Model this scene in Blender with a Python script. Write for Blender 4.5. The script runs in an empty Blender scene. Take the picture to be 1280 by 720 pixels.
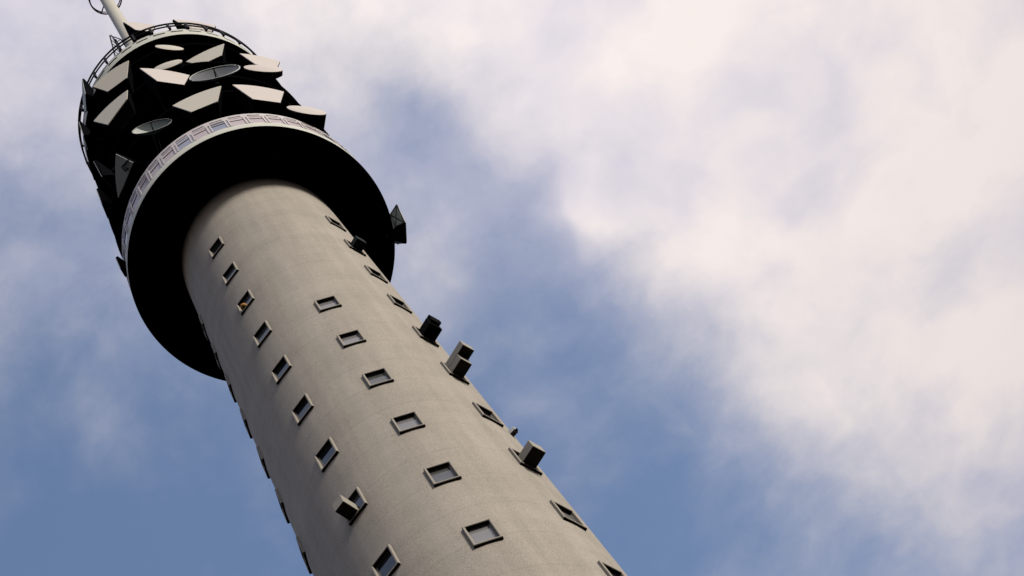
import bpy, bmesh, math, random
from mathutils import Matrix, Vector
R_ = math.radians
random.seed(7)
scene = bpy.context.scene
C = scene.collection

# ------------------------------------------------------------------ materials
def new_mat(name):
    m = bpy.data.materials.new(name); m.use_nodes = True
    nt = m.node_tree
    return m, nt, nt.nodes['Principled BSDF']

def simple(name, col, rough=.6, metal=0., spec=.5, var=0., scale=3., bump=0.):
    m, nt, b = new_mat(name)
    b.inputs['Roughness'].default_value = rough
    b.inputs['Metallic'].default_value = metal
    b.inputs['Specular IOR Level'].default_value = spec
    b.inputs['Base Color'].default_value = (*col, 1)
    if var or bump:
        tc = nt.nodes.new('ShaderNodeTexCoord')
        n = nt.nodes.new('ShaderNodeTexNoise')
        n.inputs['Scale'].default_value = scale; n.inputs['Detail'].default_value = 6
        nt.links.new(tc.outputs['Object'], n.inputs['Vector'])
        if var:
            mx = nt.nodes.new('ShaderNodeMix'); mx.data_type = 'RGBA'
            mx.inputs['A'].default_value = (*[c*(1-var) for c in col], 1)
            mx.inputs['B'].default_value = (*[min(1, c*(1+var)) for c in col], 1)
            nt.links.new(n.outputs['Fac'], mx.inputs['Factor'])
            nt.links.new(mx.outputs['Result'], b.inputs['Base Color'])
        if bump:
            bp = nt.nodes.new('ShaderNodeBump'); bp.inputs['Strength'].default_value = bump
            bp.inputs['Distance'].default_value = .02
            nt.links.new(n.outputs['Fac'], bp.inputs['Height'])
            nt.links.new(bp.outputs['Normal'], b.inputs['Normal'])
    return m

def concrete_mat():
    m, nt, b = new_mat('board_marked_concrete')
    N, L = nt.nodes.new, nt.links.new
    tc = N('ShaderNodeTexCoord')
    def noise(scale, detail, stretch=(1, 1, 1), rough=.6):
        mp = N('ShaderNodeMapping'); mp.inputs['Scale'].default_value = stretch
        L(tc.outputs['Object'], mp.inputs['Vector'])
        n = N('ShaderNodeTexNoise'); n.inputs['Scale'].default_value = scale
        n.inputs['Detail'].default_value = detail; n.inputs['Roughness'].default_value = rough
        L(mp.outputs['Vector'], n.inputs['Vector'])
        return n.outputs['Fac']
    grain = noise(20., 3, rough=.8)
    blot = noise(.55, 5)
    streak = noise(2.2, 4, (1, 1, .06))
    hband = noise(.8, 3, (.05, .05, 1.))
    def madd(a, k, c):
        q = N('ShaderNodeMath'); q.operation = 'MULTIPLY_ADD'
        L(a, q.inputs[0]); q.inputs[1].default_value = k
        if isinstance(c, float): q.inputs[2].default_value = c
        else: L(c, q.inputs[2])
        return q.outputs[0]
    v = madd(grain, 1.1, 1.0 - .55 - .12 - .10 - .05)
    v = madd(blot, .34, v); v = madd(streak, .42, v); v = madd(hband, .20, v); v = madd(v, 1.0, -.215)
    # pour joints every 2.04 m
    sx = N('ShaderNodeSeparateXYZ'); L(tc.outputs['Object'], sx.inputs[0])
    dv = N('ShaderNodeMath'); dv.operation = 'MULTIPLY'; dv.inputs[1].default_value = 1/2.04; L(sx.outputs['Z'], dv.inputs[0])
    fr = N('ShaderNodeMath'); fr.operation = 'FRACT'; L(dv.outputs[0], fr.inputs[0])
    lt = N('ShaderNodeMath'); lt.operation = 'LESS_THAN'; lt.inputs[1].default_value = .032; L(fr.outputs[0], lt.inputs[0])
    v = madd(lt.outputs[0], -.09, v)
    mul = N('ShaderNodeVectorMath'); mul.operation = 'SCALE'
    mul.inputs[0].default_value = (.470, .418, .352)
    L(v, mul.inputs['Scale'])
    L(mul.outputs['Vector'], b.inputs['Base Color'])
    b.inputs['Roughness'].default_value = .9; b.inputs['Specular IOR Level'].default_value = .2
    bp = N('ShaderNodeBump'); bp.inputs['Strength'].default_value = .35; bp.inputs['Distance'].default_value = .03
    L(grain, bp.inputs['Height']); L(bp.outputs['Normal'], b.inputs['Normal'])
    return m

M_CONC = concrete_mat()
M_FRAME = simple('cast_concrete_frame', (.45, .40, .33), .85, var=.12, scale=5., spec=.2)
M_BOX = simple('weathered_grey_box', (.42, .38, .31), .7, var=.14, scale=4., spec=.3)
M_DARKBOX = simple('dark_green_box', (.016, .024, .023), .7, var=.2, scale=4., spec=.1)
M_BLACKBOX = simple('black_box_paint', (.008, .008, .008), .8, spec=.02)
M_GREYBODY = simple('grey_braced_sheet', (.10, .115, .12), .7, spec=.05)
M_PANE_A = simple('pale_blind_behind_glass', (.27, .255, .25), .12, spec=.8, var=.15, scale=2.5)
M_PANE_B = simple('grey_blind_behind_glass', (.11, .11, .105), .1, spec=.8, var=.35, scale=3.)
M_PANE_C = simple('dark_window_glass', (.03, .032, .036), .06, spec=.8)
M_SASH = simple('grey_sash_paint', (.33, .31, .28), .6)
M_WHITE = simple('white_panel_paint', (.76, .68, .66), .55, var=.08, scale=1.5, spec=.3)
M_RIM = simple('pale_rim_concrete', (.68, .67, .58), .8, var=.10, scale=2.)
M_BANDPANE = simple('lilac_band_glass', (.66, .53, .54), .3, spec=.4, var=.10, scale=.8)
M_BAND_GREY = simple('grey_violet_louvre', (.16, .13, .16), .6, spec=.2)
M_BANDPANE2 = simple('blue_band_glass', (.24, .26, .34), .08, spec=1.0, var=.2, scale=.8)
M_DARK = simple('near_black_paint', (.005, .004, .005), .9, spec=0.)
M_DARKMETAL = simple('dark_steel', (.012, .011, .013), .7, spec=.08)
M_HORNBODY = simple('dark_horn_metal', (.008, .008, .010), .8, var=.25, scale=1.2, spec=.0)
M_RADOME = simple('cream_radome_sheet', (.68, .62, .52), .6, var=.05, scale=1.1, spec=.3)
M_RADOME_PINK = simple('pinkish_radome_sheet', (.72, .63, .57), .6, var=.05, scale=1.1, spec=.3)
M_RADOME_GREY = simple('grey_radome_sheet', (.56, .57, .52), .65, var=.10, scale=1.2, spec=.3)  # greyer cover sheet; left-facing horns carry their shade in this colour
M_DISH = simple('grey_dish_paint', (.075, .08, .09), .6, var=.10, scale=1.5)
M_DISHRIM = simple('pale_dish_rim', (.60, .62, .58), .5)
M_MAST = simple('pale_mast_paint', (.60, .56, .47), .7, var=.10, scale=2., spec=.3)
M_LAMP = simple('white_lamp_housing', (.80, .80, .80), .4)
M_YELLOW = simple('orange_yellow_cloth', (.55, .25, .04), .8)
M_GROUND = simple('dark_ground', (.036, .038, .030), .95, var=.4, scale=.08, spec=.1)

# ------------------------------------------------------------------ mesh helpers
def link(name, bm, mat, parent=None, smooth=False, angle=None):
    bmesh.ops.recalc_face_normals(bm, faces=bm.faces[:])
    me = bpy.data.meshes.new(name); bm.to_mesh(me); bm.free()
    for mm in (mat if isinstance(mat, (list, tuple)) else [mat]): me.materials.append(mm)
    if smooth:
        me.polygons.foreach_set('use_smooth', [True]*len(me.polygons))
        if angle: me.set_sharp_from_angle(angle=R_(angle))
    o = bpy.data.objects.new(name, me); C.objects.link(o)
    if parent: o.parent = parent
    return o

def copy_obj(src, parent, loc=None, rot=None):
    o = src.copy(); C.objects.link(o); o.parent = parent
    if loc is not None: o.location = loc
    if rot is not None: o.rotation_euler = rot
    return o

def thing(name, label, cat, loc=(0, 0, 0), rot=(0, 0, 0), group=None):
    o = bpy.data.objects.new(name, None); C.objects.link(o)
    o.empty_display_size = .5
    o.location = loc; o.rotation_euler = rot
    o['label'] = label; o['category'] = cat
    if group: o['group'] = group
    return o

def box(bm, x0, x1, y0, y1, z0, z1, M=None, mi=0):
    vs = [bm.verts.new((x, y, z)) for z in (z0, z1) for y in (y0, y1) for x in (x0, x1)]
    if M is not None:
        for v in vs: v.co = M @ v.co
    for f in ((0, 1, 3, 2), (4, 6, 7, 5), (0, 4, 5, 1), (2, 3, 7, 6), (0, 2, 6, 4), (1, 5, 7, 3)):
        fc = bm.faces.new([vs[i] for i in f]); fc.material_index = mi

def tube(bm, pts, r, n=8, closed=False):
    pts = [Vector(p) for p in pts]
    rings = []
    m = len(pts)
    for i, p in enumerate(pts):
        a = pts[(i-1) % m] if (closed or i > 0) else p
        b = pts[(i+1) % m] if (closed or i < m-1) else p
        t = (b-a).normalized()
        u = t.orthogonal() if abs(t.z) > .95 else Vector((0, 0, 1)).cross(t)
        u = u.normalized(); w = t.cross(u)
        rings.append([bm.verts.new(p + r*(math.cos(2*math.pi*k/n)*u + math.sin(2*math.pi*k/n)*w)) for k in range(n)])
    for i in range(m if closed else m-1):
        A, B = rings[i], rings[(i+1) % m]
        for k in range(n): bm.faces.new((A[k], A[(k+1) % n], B[(k+1) % n], B[k]))
    if not closed:
        bm.faces.new(rings[0]); bm.faces.new(rings[-1])

def lathe(bm, prof, n=180, closed=False):
    """prof: list of (radius, z); closed joins last to first."""
    rings = []
    for r, z in prof:
        rings.append([bm.verts.new((r*math.sin(2*math.pi*k/n), -r*math.cos(2*math.pi*k/n), z)) for k in range(n)])
    m = len(prof)
    for i in range(m if closed else m-1):
        A, B = rings[i], rings[(i+1) % m]
        for k in range(n): bm.faces.new((A[k], A[(k+1) % n], B[(k+1) % n], B[k]))
    return rings

def cap(bm, ring): bm.faces.new(ring)

def azpos(az, r, z):
    a = R_(az); return (r*math.sin(a), -r*math.cos(a), z)

def circle(r, z, n=120, a0=0., a1=360.):
    return [azpos(a0+(a1-a0)*k/n, r, z) for k in range(n)]

# ------------------------------------------------------------------ the tower
tower = thing('telecommunication_tower', 'tall round concrete telecommunication tower with dark equipment drum under a railed top gallery', 'tower')
RS = 4.0                 # shaft radius
Z0 = 83.70               # underside of the drum
cols = {                 # azimuth, top window height, step, number
    'a': (-23.0, 77.42, 4.08, 11),
    'b': (16.5, 63.93, 4.15, 8),
    'c': (61.5, 77.05, 4.03, 11),
    'd': (-77., 77.00, 3.96, 11),
}
WIN = []
for key, (az, zt, st, n) in cols.items():
    for i in range(n):
        WIN.append((key, i, az, zt - st*i))
HW = math.degrees(math.asin(.375/RS)); HH = .555

def shaft_mesh():
    bm = bmesh.new()
    azs = set(); zs = {0., Z0}
    for k in range(144): azs.add(round(k*2.5, 4))
    for key, (az, *_r) in cols.items():
        lo, hi = (az-HW) % 360, (az+HW) % 360
        azs = {a for a in azs if min(abs(a-lo), abs(a-hi)) > .6}
    for key, (az, *_r) in cols.items():
        azs.add(round((az-HW) % 360, 4)); azs.add(round((az+HW) % 360, 4))
    for _, _, az, z in WIN:
        zs.add(round(z-HH, 4)); zs.add(round(z+HH, 4))
    azs = sorted(azs); zs = sorted(zs)
    zz = [zs[0]]
    for z in zs[1:]:
        while z-zz[-1] > 2.4: zz.append(zz[-1]+2.0)
        zz.append(z)
    grid = [[bm.verts.new(azpos(a, RS, z)) for a in azs] for z in zz]
    na = len(azs)
    for j in range(len(zz)-1):
        zm = (zz[j]+zz[j+1])/2
        opens = [az for _, _, az, z in WIN if abs(zm-z) < HH]
        for k in range(na):
            a0 = azs[k]; a1 = azs[(k+1) % na]
            if a1 < a0: a1 += 360
            am = (a0+a1)/2
            if any(abs((am-az+180) % 360 - 180) < HW for az in opens): continue
            bm.faces.new((grid[j][k], grid[j][(k+1) % na], grid[j+1][(k+1) % na], grid[j+1][k]))
    return bm
link('shaft', shaft_mesh(), M_CONC, tower, smooth=True)

# shaft windows: a proud cast frame with a recessed pane
def frame_mesh():
    bm = bmesh.new()
    ow, oh, iw, ih = .42, .60, .345, .525
    y0, y1 = -.095, .20
    ch = .018
    def ring(w, h, y): return [bm.verts.new((sx*w, y, sz*h)) for sx, sz in ((-1, -1), (1, -1), (1, 1), (-1, 1))]
    r0 = ring(ow, oh, y1); r1 = ring(ow, oh, y0+ch); r2 = ring(ow-ch, oh-ch, y0)
    r3 = ring(iw+ch, ih+ch, y0); r4 = ring(iw, ih, y0+ch); r5 = ring(iw, ih, y1)
    L = [r0, r1, r2, r3, r4, r5]
    for A, B in zip(L, L[1:]+L[:1]):
        for k in range(4): bm.faces.new((A[k], A[(k+1) % 4], B[(k+1) % 4], B[k]))
    return bm
def sash_mesh():
    bm = bmesh.new()
    iw, ih, t = .343, .523, .035
    box(bm, -iw, iw, .02, .075, -ih, -ih+t); box(bm, -iw, iw, .02, .075, ih-t, ih)
    box(bm, -iw, -iw+t, .02, .075, -ih+t, ih-t); box(bm, iw-t, iw, .02, .075, -ih+t, ih-t)
    return bm
def pane_mesh():
    bm = bmesh.new(); box(bm, -.32, .32, .045, .06, -.50, .50); return bm
frame0 = link('window', frame_mesh(), M_FRAME, tower)
sash0 = link('sash', sash_mesh(), M_SASH, frame0)
panes = {m.name: link('pane', pane_mesh(), m, frame0) for m in (M_PANE_A, M_PANE_B, M_PANE_C)}
RW = RS*math.cos(R_(HW))
first = True
keep = {'b': [M_PANE_A, M_PANE_A, M_PANE_B, M_PANE_A, M_PANE_B, M_PANE_A, M_PANE_A, M_PANE_B],
        'a': [M_PANE_C, M_PANE_B, M_PANE_B, M_PANE_B, M_PANE_C, M_PANE_C, M_PANE_C, M_PANE_B, M_PANE_C, M_PANE_C, M_PANE_B]}
for key, i, az, z in WIN:
    pm = keep.get(key, [M_PANE_B]*20)[i] if key in keep else random.choice([M_PANE_B, M_PANE_A, M_PANE_C])
    loc = azpos(az, RW, z); rot = (0, 0, R_(az))
    if first:
        f = frame0; f.location = loc; f.rotation_euler = rot; first = False
        used = panes[pm.name]
    else:
        f = copy_obj(frame0, tower, loc, rot)
        copy_obj(sash0, f)
        copy_obj(panes[pm.name], f)
for o in panes.values():
    if o is not used: bpy.data.objects.remove(o)

# lower storey: dark underside and a white glazed band
RD = 6.50; ZR = 86.80
bm = bmesh.new()
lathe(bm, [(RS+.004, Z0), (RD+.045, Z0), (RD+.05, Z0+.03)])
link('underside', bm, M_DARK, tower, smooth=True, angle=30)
NB = 44; ST = 360/NB; A0 = .4
sb = bmesh.new()
lathe(sb, [(RD-.06, Z0+.034), (RD+.05, Z0+.034), (RD+.05, Z0+.80), (RD+.02, Z0+.88), (RD-.14, Z0+.88)])       # sill ring
bm = bmesh.new()
lathe(bm, [(RD-.14, Z0+2.48), (RD+.015, Z0+2.48), (RD+.02, Z0+2.52), (RD+.02, ZR+.06), (RD-.3, ZR+.06)])                        # head ring
for k in range(NB):
    for d in (-.75, .75):
        M = Matrix.Rotation(R_(A0+k*ST+d), 4, 'Z')
        box(bm, -.036, .036, -RD-.05, -RD+.12, Z0+.885, Z0+2.475, M)
    M = Matrix.Rotation(R_(A0+(k+.5)*ST), 4, 'Z')
    w = RD*math.sin(R_(ST/2)) - .135
    box(bm, -w, w, -RD-.03, -RD-.003, Z0+1.96, Z0+2.05, M)
    box(bm, -w, w, -RD-.03, -RD-.003, Z0+.885, Z0+.94, M)
band = link('window_band', bm, M_WHITE, tower, smooth=True, angle=30)
link('sill', sb, M_RIM, band, smooth=True, angle=30)
bm = bmesh.new()
w = RD*math.sin(R_(ST/2))
box(bm, -w, w, -RD-.0, -RD+.02, Z0+.885, Z0+2.475)
bp = [link('ring_window', bm, M_BANDPANE, band)]
bm = bmesh.new(); box(bm, -w, w, -RD-.0, -RD+.02, Z0+.885, Z0+2.475)
bp.append(link('ring_window', bm, M_BANDPANE2, band))
for k in range(NB):
    az = A0+(k+.5)*ST
    a = (az+180) % 360-180
    dark = (a < -46 and k % 3) or (-9 < a < -3) or random.random() < .05
    if k < 2:
        bp[k].rotation_euler = (0, 0, R_(az))
    else:
        copy_obj(bp[1 if dark else 0], band, None, (0, 0, R_(az)))
# dark roller line / slot above each window
bm = bmesh.new()
for k in range(NB):
    M = Matrix.Rotation(R_(A0+(k+.5)*ST), 4, 'Z')
    w = RD*math.sin(R_(ST/2)) - .16
    box(bm, -w, w, -RD-.030, -RD-.005, Z0+2.66, Z0+2.78, M)
link('louvre_strip', bm, M_BAND_GREY, band)

# open equipment drum: core and dark platforms
bm = bmesh.new(); lathe(bm, [(3.4, ZR-.1), (3.4, 112.0)])
link('core', bm, M_DARK, tower, smooth=True)
for z in (86.62, 93.0, 97.3, 101.75, 108.1):
    bm = bmesh.new()
    lathe(bm, [(3.402, z), (6.42, z), (6.45, z+.03), (6.45, z+.30), (3.402, z+.30)])
    link('platform', bm, M_DARK, tower, smooth=True, angle=30)

# top gallery with a slotted pale fascia
ZG = 111.80; RG = 6.46; NS = 36
bm = bmesh.new()
lev = [ZG, ZG+1.08, ZG+1.42, ZG+1.95]
azs = []
for k in range(NS):
    azs += [k*10+1.6, k*10+5., k*10+8.4]
g = [[bm.verts.new(azpos(a, RG, z)) for a in azs] for z in lev]
n = len(azs)
for j in range(3):
    for k in range(n):
        if j == 1 and k % 3 != 2: continue
        bm.faces.new((g[j][k], g[j][(k+1) % n], g[j+1][(k+1) % n], g[j+1][k]))
lathe(bm, [(RG, lev[0]), (RG-.10, lev[0])], n=108); lathe(bm, [(RG, lev[-1]), (RG-.30, lev[-1])], n=108)
bmesh.ops.remove_doubles(bm, verts=bm.verts[:], dist=.0005)
gal = link('gallery', bm, M_RIM, tower, smooth=True, angle=30)
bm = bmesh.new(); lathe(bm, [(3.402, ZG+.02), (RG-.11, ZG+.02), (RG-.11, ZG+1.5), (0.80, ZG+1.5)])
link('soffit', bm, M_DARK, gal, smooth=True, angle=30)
bm = bmesh.new()
RR = 6.56; ZRL = ZG+1.75
for k in range(NS):
    M = Matrix.Rotation(R_(k*10+2.0), 4, 'Z')
    box(bm, -.07, .07, -RR-.06, -RR+.06, ZRL, ZG+3.70, M)
    box(bm, -.045, .045, -RR+.061, -RG+.02, ZRL+.02, ZRL+.12, M)
for z, r in ((ZG+3.70, .06), (ZG+2.75, .05)):
    tube(bm, circle(RR, z), r, 6, closed=True)
link('railing', bm, M_DARKMETAL, tower)

# mast
bm = bmesh.new()
rg = lathe(bm, [(1.05, ZG+1.5), (1.05, ZG+2.2), (.78, ZG+2.4), (.76, 128.), (.70, 128.2), (.66, 150.), (.60, 150.2), (.5, 190.)], n=40)
cap(bm, rg[-1])
mast = link('mast', bm, M_MAST, tower, smooth=True, angle=30)
bm = bmesh.new()
tube(bm, circle(1.5, 173.5, 40), .07, 6, closed=True); tube(bm, circle(1.5, 174.7, 40), .05, 6, closed=True)
for k in range(10):
    a = azpos(k*36+10, 1.5, 173.5); b = azpos(k*36+10, 1.5, 174.7)
    tube(bm, [a, b], .04, 6)
    if k % 2 == 0: tube(bm, [a, azpos(k*36+10, .50, 173.1)], .06, 6)
link('ring_platform', bm, M_DARKMETAL, mast)
bm = bmesh.new()                                     # ladder and cage at the mast foot
for s in (-.25, .25):
    tube(bm, [(-1.1+s*.3, -.75+s, ZG+1.5), (-1.1+s*.3, -.75+s, 150.)], .035, 6)
for i in range(90):
    z = ZG+1.8+i*.4
    tube(bm, [(-1.175, -1.0, z), (-1.025, -.5, z)], .02, 5)
link('ladder', bm, M_DARKMETAL, mast)
bm = bmesh.new()
A = Vector((-1.68, -5.35, ZG+1.5)); B = Vector((-1.12, -4.62, 130.0)); D_ = Vector((-.62, -2.9, 136.0)); E_ = Vector((-1.30, -5.0, ZG+1.5)); F_ = Vector((-.95, -4.35, 128.0))
tube(bm, [A, B], .055, 6); tube(bm, [B, D_], .045, 6); tube(bm, [E_, F_], .045, 6); tube(bm, [F_, D_], .035, 6)
tube(bm, [D_, (-.55, -.5, 137.0)], .04, 6)
for k in range(1, 9):
    tube(bm, [A.lerp(B, k/9), E_.lerp(F_, k/9)], .025, 5)
    if k > 4: tube(bm, [E_.lerp(F_, k/9), Vector((-.6, -.6, 118+2.1*k))], .03, 5)
link('access_frame', bm, M_DARKMETAL, tower)

# ------------------------------------------------------------------ antennas
def horn(label, az, z, psi, tau=0., h=2.95, sc=1., r=7.0, corners=None, mat=None, group='horn antennas round the drum', depth=1.5, drop=.9, legs=0., rise=.46, body=None, brace=False, strut=None, arm=1.3):
    t = thing('horn_antenna', label, 'antenna', azpos(az, r, z), (-R_(tau), 0, R_(psi)), group)
    if corners is None:
        a, b = 1.4*sc, .725*sc
        corners = [(-a, h/2), (a, h/2), (b, -h/2), (-b, -h/2)]
    TL, TR, BR, BL = [Vector(c) for c in corners]
    up = (TL+TR)/2-(BL+BR)/2; up.normalize()
    w = (TR-TL).length
    out = []
    n = 12
    for k in range(n+1):
        f = k/n; out.append(TL.lerp(TR, f) + up*rise*(w/2.8)*4*f*(1-f))
    out += [TR.lerp(BR, .5), BR, BR.lerp(BL, .5), BL, BL.lerp(TL, .5)]
    cen = (TL+TR+BR+BL)/4; low = (BL+BR)/2
    bm = bmesh.new()
    def inset(p, s): return cen+(p-cen)*s
    A = [bm.verts.new((q.x, -.03, q.y)) for q in (inset(p, .975) for p in out)]
    B = [bm.verts.new((q.x, .01, q.y)) for q in (inset(p, .985) for p in out)]
    bm.faces.new(A)
    m = len(out)
    for k in range(m): bm.faces.new((A[k], A[(k+1) % m], B[(k+1) % m], B[k]))
    link('aperture_cover', bm, mat or M_RADOME, t)
    bm = bmesh.new()
    apex = Vector((low.x, low.y)) - up*drop
    rings = []
    for y, s, f in ((.0, 1.0, 0.), (.10, 1.0, 0.), (depth*.45, .86, .22), (depth*.8, .55, .6), (depth, .10, 1.)):
        rr = []
        for p in out:
            q = inset(p, s); q = q.lerp(apex+(p-cen)*.10, f) if f else q
            rr.append(bm.verts.new((q.x, y+.012, q.y)))
        rings.append(rr)
    for P, Q in zip(rings, rings[1:]):
        for k in range(m): bm.faces.new((P[k], P[(k+1) % m], Q[(k+1) % m], Q[k]))
    bm.faces.new(rings[0]); bm.faces.new(rings[-1])
    link('horn_body', bm, body or M_HORNBODY, t)
    bm = bmesh.new()
    c3 = Vector((cen.x, depth*.45, cen.y-.1)); a3 = Vector((apex.x, depth, apex.y))
    if legs:
        for s in (-.45, .45):
            tube(bm, [(cen.x+s, depth*.4, cen.y-.2), (cen.x+s, depth*.4, cen.y-legs)], .07, 6)
    else:
        tube(bm, [c3, c3+Vector((0, arm, -.1))], .11, 8)
        tube(bm, [a3, a3+Vector((0, arm*.5, 0))], .09, 8)
    link('mount', bm, M_DARKMETAL, t)
    if brace:
        bm = bmesh.new()
        F = [Vector((q.x, .05, q.y)) for q in (inset(p, 1.0) for p in (TL, TR, BR, BL))]
        def bk(p):
            q = inset(p, .86).lerp(apex+(p-cen)*.10, .22); return Vector((q.x, depth*.45, q.y))
        G = [bk(p) for p in (TL, TR, BR, BL)]
        tube(bm, F, .06, 6, closed=True); tube(bm, G, .05, 6, closed=True)
        for P, Q in zip(F, G): tube(bm, [P, Q], .05, 6)
        for i, j in ((1, 2), (2, 3), (3, 0)):
            tube(bm, [F[i], G[j]], .035, 6); tube(bm, [F[j], G[i]], .035, 6)
        link('brace', bm, M_DARKMETAL, t)
    if strut:
        bm = bmesh.new(); tube(bm, [(x, -.10, z) for x, z in strut], .045, 6)
        link('strut', bm, M_DARKMETAL, t)
    return t

def dish(label, az, z, psi, rad, tau=0., r=7.0, closed=True, mat=None, rimmat=None, group='dish antennas round the drum', shroud=.30, dep=.20, rimr=.04, lit_sector=False):
    t = thing('dish_antenna', label, 'antenna', azpos(az, r, z), (-R_(tau), 0, R_(psi)), group)
    n = 48
    def ring(bm, rr, y): return [bm.verts.new((rr*math.sin(2*math.pi*k/n), y, rr*math.cos(2*math.pi*k/n))) for k in range(n)]
    def skin(bm, rings, c0=False, c1=False):
        for P, Q in zip(rings, rings[1:]):
            for k in range(n): bm.faces.new((P[k], P[(k+1) % n], Q[(k+1) % n], Q[k]))
        if c0: bm.faces.new(rings[0])
        if c1: bm.faces.new(rings[-1])
    bm = bmesh.new()
    if closed:
        skin(bm, [ring(bm, rad*q, -.02-.10*rad*(1-q*q)) for q in (.05, .3, .6, .85, 1.0)] + [ring(bm, rad, .03)], True)
        link('radome', bm, mat or M_RADOME, t, smooth=True, angle=40)
        bm = bmesh.new()
        skin(bm, [ring(bm, rad*1.01, .031), ring(bm, rad*1.01, shroud)] + [ring(bm, rad*q, shroud+.35*rad*(1-q*q)) for q in (.8, .5, .2)], True, True)
        link('shroud', bm, M_HORNBODY, t, smooth=True, angle=40)
    else:
        d = dep*rad
        skin(bm, [ring(bm, rad*q, d*(1-q*q)) for q in (.02, .2, .4, .6, .8, .92, 1.0)], True)
        skin(bm, [ring(bm, rad*q, .05+d*(1-q*q)) for q in (.02, .4, .8, 1.0)], True)
        link('reflector', bm, mat or M_DISH, t, smooth=True, angle=60)
        bm = bmesh.new()
        tube(bm, [(rad*math.sin(2*math.pi*k/n), .0, rad*math.cos(2*math.pi*k/n)) for k in range(n)], rimr, 6, closed=True)
        link('rim', bm, rimmat or M_DISHRIM, t, smooth=True)
        bm = bmesh.new()
        tube(bm, [(0, d-.01, 0), (0, -.16*rad, 0)], .035, 8)
        tube(bm, [(0, -.16*rad, 0), (0, -.22*rad, 0)], .06, 8)
        tube(bm, [(0, -.17*rad, 0), (0, .05, -rad*.97)], .02, 6)
        link('feed', bm, M_DARKMETAL, t)
        if lit_sector:  # pale sector painted in for light caught by the left of the bowl
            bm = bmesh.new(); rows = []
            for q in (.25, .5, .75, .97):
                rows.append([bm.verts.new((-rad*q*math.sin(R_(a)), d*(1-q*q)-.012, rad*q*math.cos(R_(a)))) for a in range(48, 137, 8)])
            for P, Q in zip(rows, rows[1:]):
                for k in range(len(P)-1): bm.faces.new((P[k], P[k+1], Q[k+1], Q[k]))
            link('lit_sector', bm, M_RADOME_GREY, t, smooth=True)
    bm = bmesh.new()
    y0 = (shroud+.2*rad) if closed else .4*rad
    tube(bm, [(0, y0, 0), (0, y0+1.2, 0)], .12, 8)
    link('mount', bm, M_DARKMETAL, t)
    return t
#ANTENNAS
horn('wide cream horn antenna in the lowest row, straight above the white window band', 11.3, 89.47, 8.2, .3, 2.96, .97)
horn('bright pinkish horn antenna in the middle of the drum, left of the big grey dish', 5.2, 97.60, 38.8, -1.7, 2.98, 1.0, mat=M_RADOME_PINK)
horn('bright pinkish horn antenna in the lowest row, right of the wide cream one', 36.9, 89.33, 38.5, -2.9, 2.75, .98, mat=M_RADOME_PINK)
horn('cream horn antenna in the upper row, directly above the big grey dish', 32.7, 105.05, 4.8, 1.0, 2.9, .91, r=6.2)
horn('long tilted cream horn antenna left of the drum, below the one touching the gallery', -23.4, 100.09, -15.5, corners=[(-1.46, 1.64), (1.23, .95), (.96, -.66), (-.73, -1.86)])
horn('cream horn antenna at the upper left of the drum, overlapping the gallery fascia', -16.8, 105.72, -6.1, -7.0, 2.4, .95)
horn('pinkish horn antenna at the upper right edge of the drum, just under the railing end', 56.3, 102.57, 41.4, -3.0, 2.38, .88, mat=M_RADOME_PINK)
horn('grey downward tilted horn antenna with a dark strut across it, left of the window band', -32.0, 88.61, -63., -38., corners=[(-1.41, .55), (.91, .47), (.62, -.74), (-.14, -.27)], mat=M_RADOME_GREY, depth=.8, drop=.3, rise=.16, strut=[(.72, -.48), (.28, .02), (.12, -.22), (.30, -.38)])
horn('cream horn antenna standing on the roof deck beside the foot of the mast', 9.3, 118.01, 36.5, -.3, 2.93, .75, r=6.3, mat=M_RADOME_PINK, legs=6.0, drop=.5)
horn('pale horn antenna standing on the roof deck behind the railing, right of the mast', 40.6, 116.42, 38.7, -1.0, 2.9, 1.02, r=6.3, mat=M_RADOME_PINK, legs=4.6, drop=.5)
dish('big grey open dish antenna at the centre of the drum', 24.4, 95.48, 15.9, 1.36, closed=False)
dish('small cream dish antenna highest on the drum, close under the fascia', 13.8, 105.14, 35.2, .82)
dish('small cream dish antenna half hidden behind the pinkish middle horn', 8.5, 100.57, 11.6, .82)
dish('dark hollow dish antenna with a pale rim, just above the left of the window band', -11.2, 90.16, 13.1, 1.02, closed=False, mat=M_GREYBODY, rimmat=M_RADOME_GREY, dep=.30, rimr=.018, lit_sector=True)
dish('pinkish round dish antenna under the horn at the upper right edge of the drum', 51.2, 99.09, 33.1, 1.08, mat=M_RADOME_PINK)
dish('pinkish round dish antenna jutting out at the right end of the lowest row', 53.9, 87.90, 38.0, 1.0, mat=M_RADOME_PINK, shroud=.9)
horn('narrow grey horn antenna seen edge on at the far left, beside the downward tilted one', -44.0, 93.4, -99., 0, 2.4, .55, mat=M_RADOME_GREY, depth=.6, drop=.3)
horn('pale horn antenna poking out left of the gallery, topmost on the left edge', -40., 112.6, -62., 0, 2.4, .75, r=6.75, mat=M_RADOME_GREY, depth=.9, drop=.3)
horn('grey horn antenna poking out on the left edge, below the railing', -55., 108.8, -75., 0, 2.0, .65, r=6.7, mat=M_RADOME_GREY, depth=.7, drop=.2)
horn('small pale horn antenna poking out on the left edge, halfway down the drum', -60., 94.6, -80., 0, 1.8, .6, r=6.75, mat=M_RADOME_GREY, depth=.7, drop=.2)
horn('dark horn antenna poking out at the lowest point of the left edge of the drum', -66., 85.2, -88., 0, 1.2, .36, r=6.72, mat=M_RADOME_GREY, depth=.5, drop=.1)
horn('grey cross braced horn antenna hanging out from the far right edge of the drum', 112.5, 84.7, 116., 0, 1.6, .72, r=7.2, mat=M_RADOME_GREY, depth=1.1, drop=.3, rise=.15, body=M_GREYBODY, brace=True, arm=.3)

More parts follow.
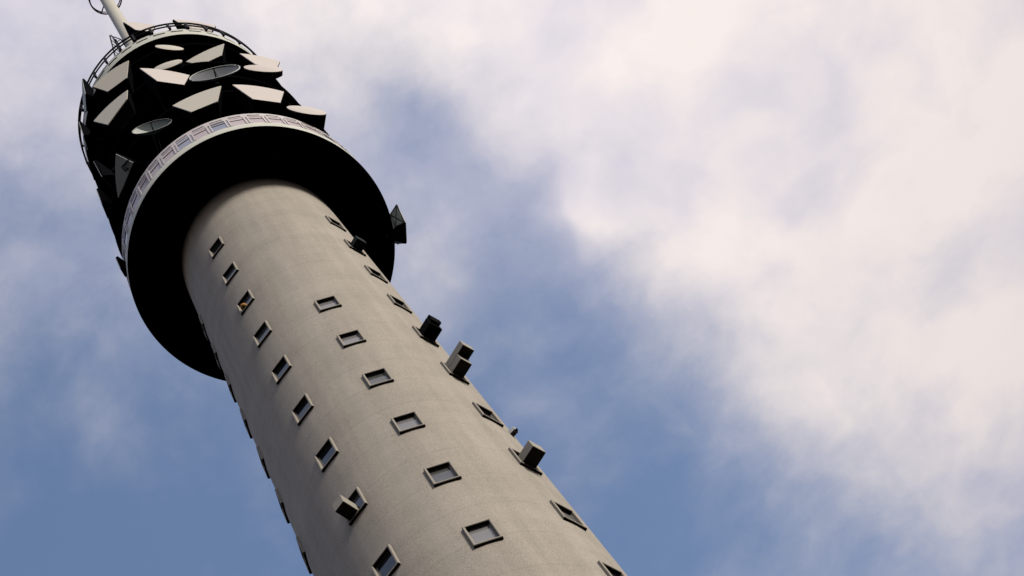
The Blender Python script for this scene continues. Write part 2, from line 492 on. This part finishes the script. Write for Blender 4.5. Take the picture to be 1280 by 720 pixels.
# ------------------------------------------------------------------ boxes in the shaft windows and the lamp
def win_at(key, i):
    az, zt, st, n = cols[key]; return az, zt-st*i
def wbox(label, key, i, boxes, mat, endmat=None, yaw=0.):
    """boxes: list of (x0,x1,z0,z1,out,yaw) in the window's own frame"""
    az, z = win_at(key, i)
    t = thing('equipment_box', label, 'box', azpos(az, RS, z), (0, 0, R_(az)), 'equipment boxes in the shaft windows')
    for x0, x1, z0, z1, out, yw in boxes:
        M = Matrix.Translation(((x0+x1)/2, 0, 0)) @ Matrix.Rotation(R_(yw), 4, 'Z') @ Matrix.Translation((-(x0+x1)/2, 0, 0))
        bm = bmesh.new(); box(bm, x0, x1, -out, .10, z0, z1, M)
        bmesh.ops.bevel(bm, geom=bm.edges[:], offset=.012, segments=1, affect='EDGES')
        b = link('housing', bm, mat, t)
        if endmat:
            bm = bmesh.new(); box(bm, x0+.03, x1-.03, -out-.012, -out-.001, z0+.03, z1-.03, M)
            link('end_grille', bm, endmat, b)
    return t
wbox('pale box jutting from a window low in the left column of the shaft', 'a', 7, [(-.33, .08, -.50, -.02, .62, 0)], M_BOX)
wbox('single pale box jutting from the lowest boxed window at the right edge of the shaft', 'c', 7, [(-.32, .18, -.50, -.02, .66, 0)], M_BOX)
wbox('two stacked pale boxes of unequal length jutting from one right edge window', 'c', 5, [(-.32, .16, -.50, -.04, .66, 0), (-.32, .16, -.035, .42, 1.05, 0)], M_BOX)
wbox('black box with a stepped end in the right edge window above the pale pair', 'c', 4, [(-.33, .22, -.50, .10, .62, 0), (-.20, .30, .105, .40, .74, 0), (-.27, .10, -.30, .0, .74, 0)], M_BLACKBOX)
wbox('small dark green box in the window close under the drum', 'c', 1, [(-.28, .20, -.48, .0, .50, 0)], M_DARKBOX)

az, z = 73., 52.25
t = thing('wall_lamp', 'small white lamp on the right edge of the shaft above a boxed window', 'lamp', azpos(az, RS, z), (0, 0, R_(az)))
bm = bmesh.new(); box(bm, -.09, .09, -.24, .02, -.11, .16); bmesh.ops.bevel(bm, geom=bm.edges[:], offset=.02, segments=2, affect='EDGES')
link('housing', bm, M_LAMP, t)
bm = bmesh.new(); box(bm, -.035, .035, -.275, -.243, -.10, -.02); link('lens', bm, M_DARKMETAL, t)

# bundle lying on a sill, third window of the left column
az, z = win_at('a', 2)
t = thing('yellow_bundle', 'small orange yellow bundle lying in a window of the left column', 'bundle', azpos(az, RS, z), (0, 0, R_(az)))
bm = bmesh.new(); bmesh.ops.create_icosphere(bm, subdivisions=2, radius=.16)
for v in bm.verts: v.co *= 1+.25*math.sin(9*v.co.x+5*v.co.z); v.co += Vector((-.17, -.05, -.36))
link('cloth', bm, M_YELLOW, t, smooth=True)

# ------------------------------------------------------------------ ground
bm = bmesh.new(); rings = lathe(bm, [(4.0, 0), (40, 0), (400, 0), (4000, 0)], n=96)
gr = link('ground', bm, M_GROUND); gr['kind'] = 'structure'

# ------------------------------------------------------------------ sky and light
SUN_AZ = 56.0     # measured from the camera's side of the tower towards the right
SUN_EL = 32.0
world = bpy.data.worlds.new('World'); scene.world = world
world.use_nodes = True
nt = world.node_tree; nt.nodes.clear()
N, L = nt.nodes.new, nt.links.new
def math_(op, a, b=None, c=None, clamp=False):
    q = N('ShaderNodeMath'); q.operation = op; q.use_clamp = clamp
    for i, v in enumerate((a, b, c)):
        if v is None: continue
        if isinstance(v, (int, float)): q.inputs[i].default_value = v
        else: L(v, q.inputs[i])
    return q.outputs[0]
def vmath(op, a, b=None, scale=None):
    q = N('ShaderNodeVectorMath'); q.operation = op
    for i, v in enumerate((a, b)):
        if v is None: continue
        if isinstance(v, (tuple, list)): q.inputs[i].default_value = v
        else: L(v, q.inputs[i])
    if scale is not None:
        if isinstance(scale, (int, float)): q.inputs['Scale'].default_value = scale
        else: L(scale, q.inputs['Scale'])
    return q
sky = N('ShaderNodeTexSky'); sky.sky_type = 'NISHITA'; sky.sun_disc = False
sky.sun_elevation = R_(SUN_EL)
sd = Vector((math.sin(R_(SUN_AZ))*math.cos(R_(SUN_EL)), -math.cos(R_(SUN_AZ))*math.cos(R_(SUN_EL)), math.sin(R_(SUN_EL))))
sky.sun_rotation = math.atan2(sd.x, sd.y)
sky.air_density = 1.0; sky.dust_density = 1.5; sky.ozone_density = 1.0
tc = N('ShaderNodeTexCoord')
sep = N('ShaderNodeSeparateXYZ'); L(tc.outputs['Generated'], sep.inputs[0])
zc = math_('MAXIMUM', sep.outputs['Z'], .12)
uv = N('ShaderNodeCombineXYZ')                       # cloud deck at unit height
L(math_('DIVIDE', sep.outputs['X'], zc), uv.inputs[0]); L(math_('DIVIDE', sep.outputs['Y'], zc), uv.inputs[1])
def noise(scale, detail, rough, vec, off=0., col=False):
    n = N('ShaderNodeTexNoise'); n.inputs['Scale'].default_value = scale
    n.inputs['Detail'].default_value = detail; n.inputs['Roughness'].default_value = rough
    v = vmath('ADD', vec, (off, off*.7, off*.3)); L(v.outputs[0], n.inputs['Vector'])
    return n.outputs['Color' if col else 'Fac']
w1 = noise(7., 4, .55, uv.outputs[0], 3.1, True)
warp = vmath('MULTIPLY_ADD', w1, (.075, .075, 0)); warp.inputs[2].default_value = (-.0375, -.0375, 0)
uvw = vmath('ADD', uv.outputs[0], warp.outputs[0]).outputs[0]
RBF = [(-0.049, 0.135, 0.171),
    (0.01, 0.169, 0.079),
    (0.072, 0.205, 0.15),
    (0.137, 0.242, 0.254),
    (0.204, 0.281, 0.255),
    (0.275, 0.321, 0.204),
    (0.349, 0.364, 0.27),
    (0.426, 0.409, 0.274),
    (0.507, 0.455, 0.354),
    (-0.077, 0.18, 0.007),
    (-0.018, 0.215, -0.026),
    (0.044, 0.253, 0.053),
    (0.109, 0.291, -0.226),
    (0.177, 0.332, 0.1),
    (0.249, 0.375, 0.131),
    (0.323, 0.419, -0.07),
    (0.402, 0.466, -0.009),
    (0.484, 0.515, 0.121),
    (-0.107, 0.226, -0.058),
    (-0.047, 0.263, -0.034),
    (0.016, 0.302, 0.098),
    (0.081, 0.343, 0.012),
    (0.15, 0.385, -0.145),
    (0.222, 0.43, 0.29),
    (0.297, 0.476, 0.264),
    (0.376, 0.525, 0.219),
    (0.459, 0.577, 0.27),
    (-0.137, 0.273, -0.003),
    (-0.076, 0.312, 0.028),
    (-0.013, 0.353, -0.008),
    (0.052, 0.396, 0.179),
    (0.121, 0.44, -0.199),
    (0.194, 0.487, -0.034),
    (0.27, 0.536, 0.192),
    (0.35, 0.587, -0.128),
    (0.434, 0.641, 0.21),
    (-0.168, 0.323, -0.103),
    (-0.107, 0.363, -0.068),
    (-0.044, 0.406, -0.171),
    (0.022, 0.45, -0.089),
    (0.092, 0.497, -0.065),
    (0.165, 0.546, -0.176),
    (0.242, 0.597, 0.063),
    (0.322, 0.651, 0.333),
    (0.407, 0.708, 0.218),
    (-0.2, 0.373, -0.096),
    (-0.139, 0.416, 0.023),
    (-0.075, 0.46, 0.019),
    (-0.009, 0.507, -0.037),
    (0.061, 0.556, -0.022),
    (0.135, 0.607, -0.106),
    (0.212, 0.661, -0.131),
    (0.294, 0.718, -0.027),
    (0.38, 0.778, 0.065),
    (-0.233, 0.426, -0.247),
    (-0.172, 0.47, -0.223),
    (-0.108, 0.517, -0.226),
    (-0.041, 0.566, -0.234),
    (0.03, 0.617, -0.221),
    (0.104, 0.671, -0.168),
    (0.182, 0.727, -0.204),
    (0.264, 0.787, -0.13),
    (0.351, 0.85, -0.009)]
PUFFS = [(-1.0, -.1, -.75, .50), (-1.9, .4, -.6, .9), (-.6, -1.1, -.5, .6), (-.9, 1.2, -.4, .6), (1.1, -.5, .6, .55), (1.5, .3, .5, .5),  # unseen cloud gaps and puffs added to shape the light on the shaft
         (.130, .304, -.22, .030), (.102, .254, -.16, .035), (.00, .30, -.06, .04), (.191, .317, -.16, .016), (.387, .591, -.16, .030), (.190, .422, .42, .020), (.254, .626, .22, .030),
         (.100, .516, .10, .018), (.101, .390, .16, .030), (.277, .440, .06, .05), (-.131, .384, .10, .018), (.182, .727, .10, .06), (-.09, .24, -.08, .05)]
acc = .46
for u, v, k, rad in [(u, v, k, .085) for u, v, k in RBF] + PUFFS:
    d = vmath('SUBTRACT', uvw, (u, v, 0)); dd = vmath('DOT_PRODUCT', d.outputs[0], d.outputs[0])
    e = math_('POWER', math.exp(-1/rad**2*.01), math_('MULTIPLY', dd.outputs['Value'], 100.))
    acc = math_('MULTIPLY_ADD', e, k, acc)
big = noise(11., 6, .55, uv.outputs[0], 1.7)
fine = noise(27., 7, .58, uvw, 5.2)
den = math_('ADD', acc, math_('MULTIPLY_ADD', big, .42, -.21))
den = math_('ADD', den, math_('MULTIPLY_ADD', fine, .34, -.17))
low = N('ShaderNodeMapRange'); low.interpolation_type = 'SMOOTHSTEP'   # unseen grey cloud added towards the horizon to dim the low light
low.inputs['From Min'].default_value = .62; low.inputs['From Max'].default_value = .18
L(sep.outputs['Z'], low.inputs['Value'])
den = math_('ADD', den, low.outputs[0])
mr = N('ShaderNodeMapRange'); mr.interpolation_type = 'SMOOTHSTEP'
mr.inputs['From Min'].default_value = -.05; mr.inputs['From Max'].default_value = .98
L(den, mr.inputs['Value'])
# cloud tone: sunlit cream against lilac grey
tone = noise(9., 5, .5, uvw, 8.4)
tmr = N('ShaderNodeMapRange'); tmr.inputs['From Min'].default_value = .36; tmr.inputs['From Max'].default_value = .60
L(math_('ADD', tone, math_('MULTIPLY_ADD', mr.outputs[0], .16, -.10)), tmr.inputs['Value'])
cm = N('ShaderNodeMix'); cm.data_type = 'RGBA'
cm.inputs['A'].default_value = (.56, .53, .60, 1)
cm.inputs['B'].default_value = (.765, .695, .675, 1)
L(tmr.outputs[0], cm.inputs['Factor'])
bg1 = N('ShaderNodeBackground'); bg1.inputs['Strength'].default_value = .15
tint = N('ShaderNodeMix'); tint.data_type = 'RGBA'; tint.blend_type = 'MULTIPLY'; tint.inputs['Factor'].default_value = 1.
tint.inputs['B'].default_value = (1.01, .99, 1.0, 1)
L(sky.outputs[0], tint.inputs['A']); L(tint.outputs['Result'], bg1.inputs['Color'])
# overcast dimming towards the horizon, steepened to cut low light on the shaft
hor = math_('MULTIPLY_ADD', math_('MAXIMUM', sep.outputs['Z'], 0.), .90, .10)
bg2 = N('ShaderNodeBackground'); L(cm.outputs['Result'], bg2.inputs['Color'])
L(math_('MULTIPLY', hor, 1.0), bg2.inputs['Strength'])
ms = N('ShaderNodeMixShader'); L(mr.outputs[0], ms.inputs[0]); L(bg1.outputs[0], ms.inputs[1]); L(bg2.outputs[0], ms.inputs[2])
wo = N('ShaderNodeOutputWorld'); L(ms.outputs[0], wo.inputs['Surface'])

sl = bpy.data.lights.new('sun', 'SUN'); sl.energy = 2.15; sl.angle = R_(14.0); sl.color = (1., .95, .86)
so = bpy.data.objects.new('sun', sl); C.objects.link(so)
so.location = sd*200
so.rotation_euler = (-sd).to_track_quat('-Z', 'Y').to_euler()

# ------------------------------------------------------------------ camera
f_px, pitch, yaw, roll, D = 2200.0027, 1.1425666, .2693111, -.7950167, 27.8713
cp, sp, cy, sy, cr, sr = math.cos(pitch), math.sin(pitch), math.cos(yaw), math.sin(yaw), math.cos(roll), math.sin(roll)
fw = Vector((cp*sy, cp*cy, sp)); rt = Vector((cy, -sy, 0)); up = rt.cross(fw)
r2 = rt*cr+up*sr; u2 = -rt*sr+up*cr
cam = bpy.data.cameras.new('camera'); cam.sensor_width = 36.; cam.lens = 36.*f_px/1280.
cam.clip_start = .1; cam.clip_end = 9000.
co = bpy.data.objects.new('camera', cam); C.objects.link(co)
Mx = Matrix(((r2.x, u2.x, -fw.x, 0), (r2.y, u2.y, -fw.y, -D), (r2.z, u2.z, -fw.z, 1.6), (0, 0, 0, 1)))
co.matrix_world = Mx
scene.camera = co
scene.view_settings.view_transform = 'Standard'; scene.view_settings.look = 'None'
scene.view_settings.exposure = .42
scene.cycles.diffuse_bounces = 0; scene.view_settings.gamma = 1.
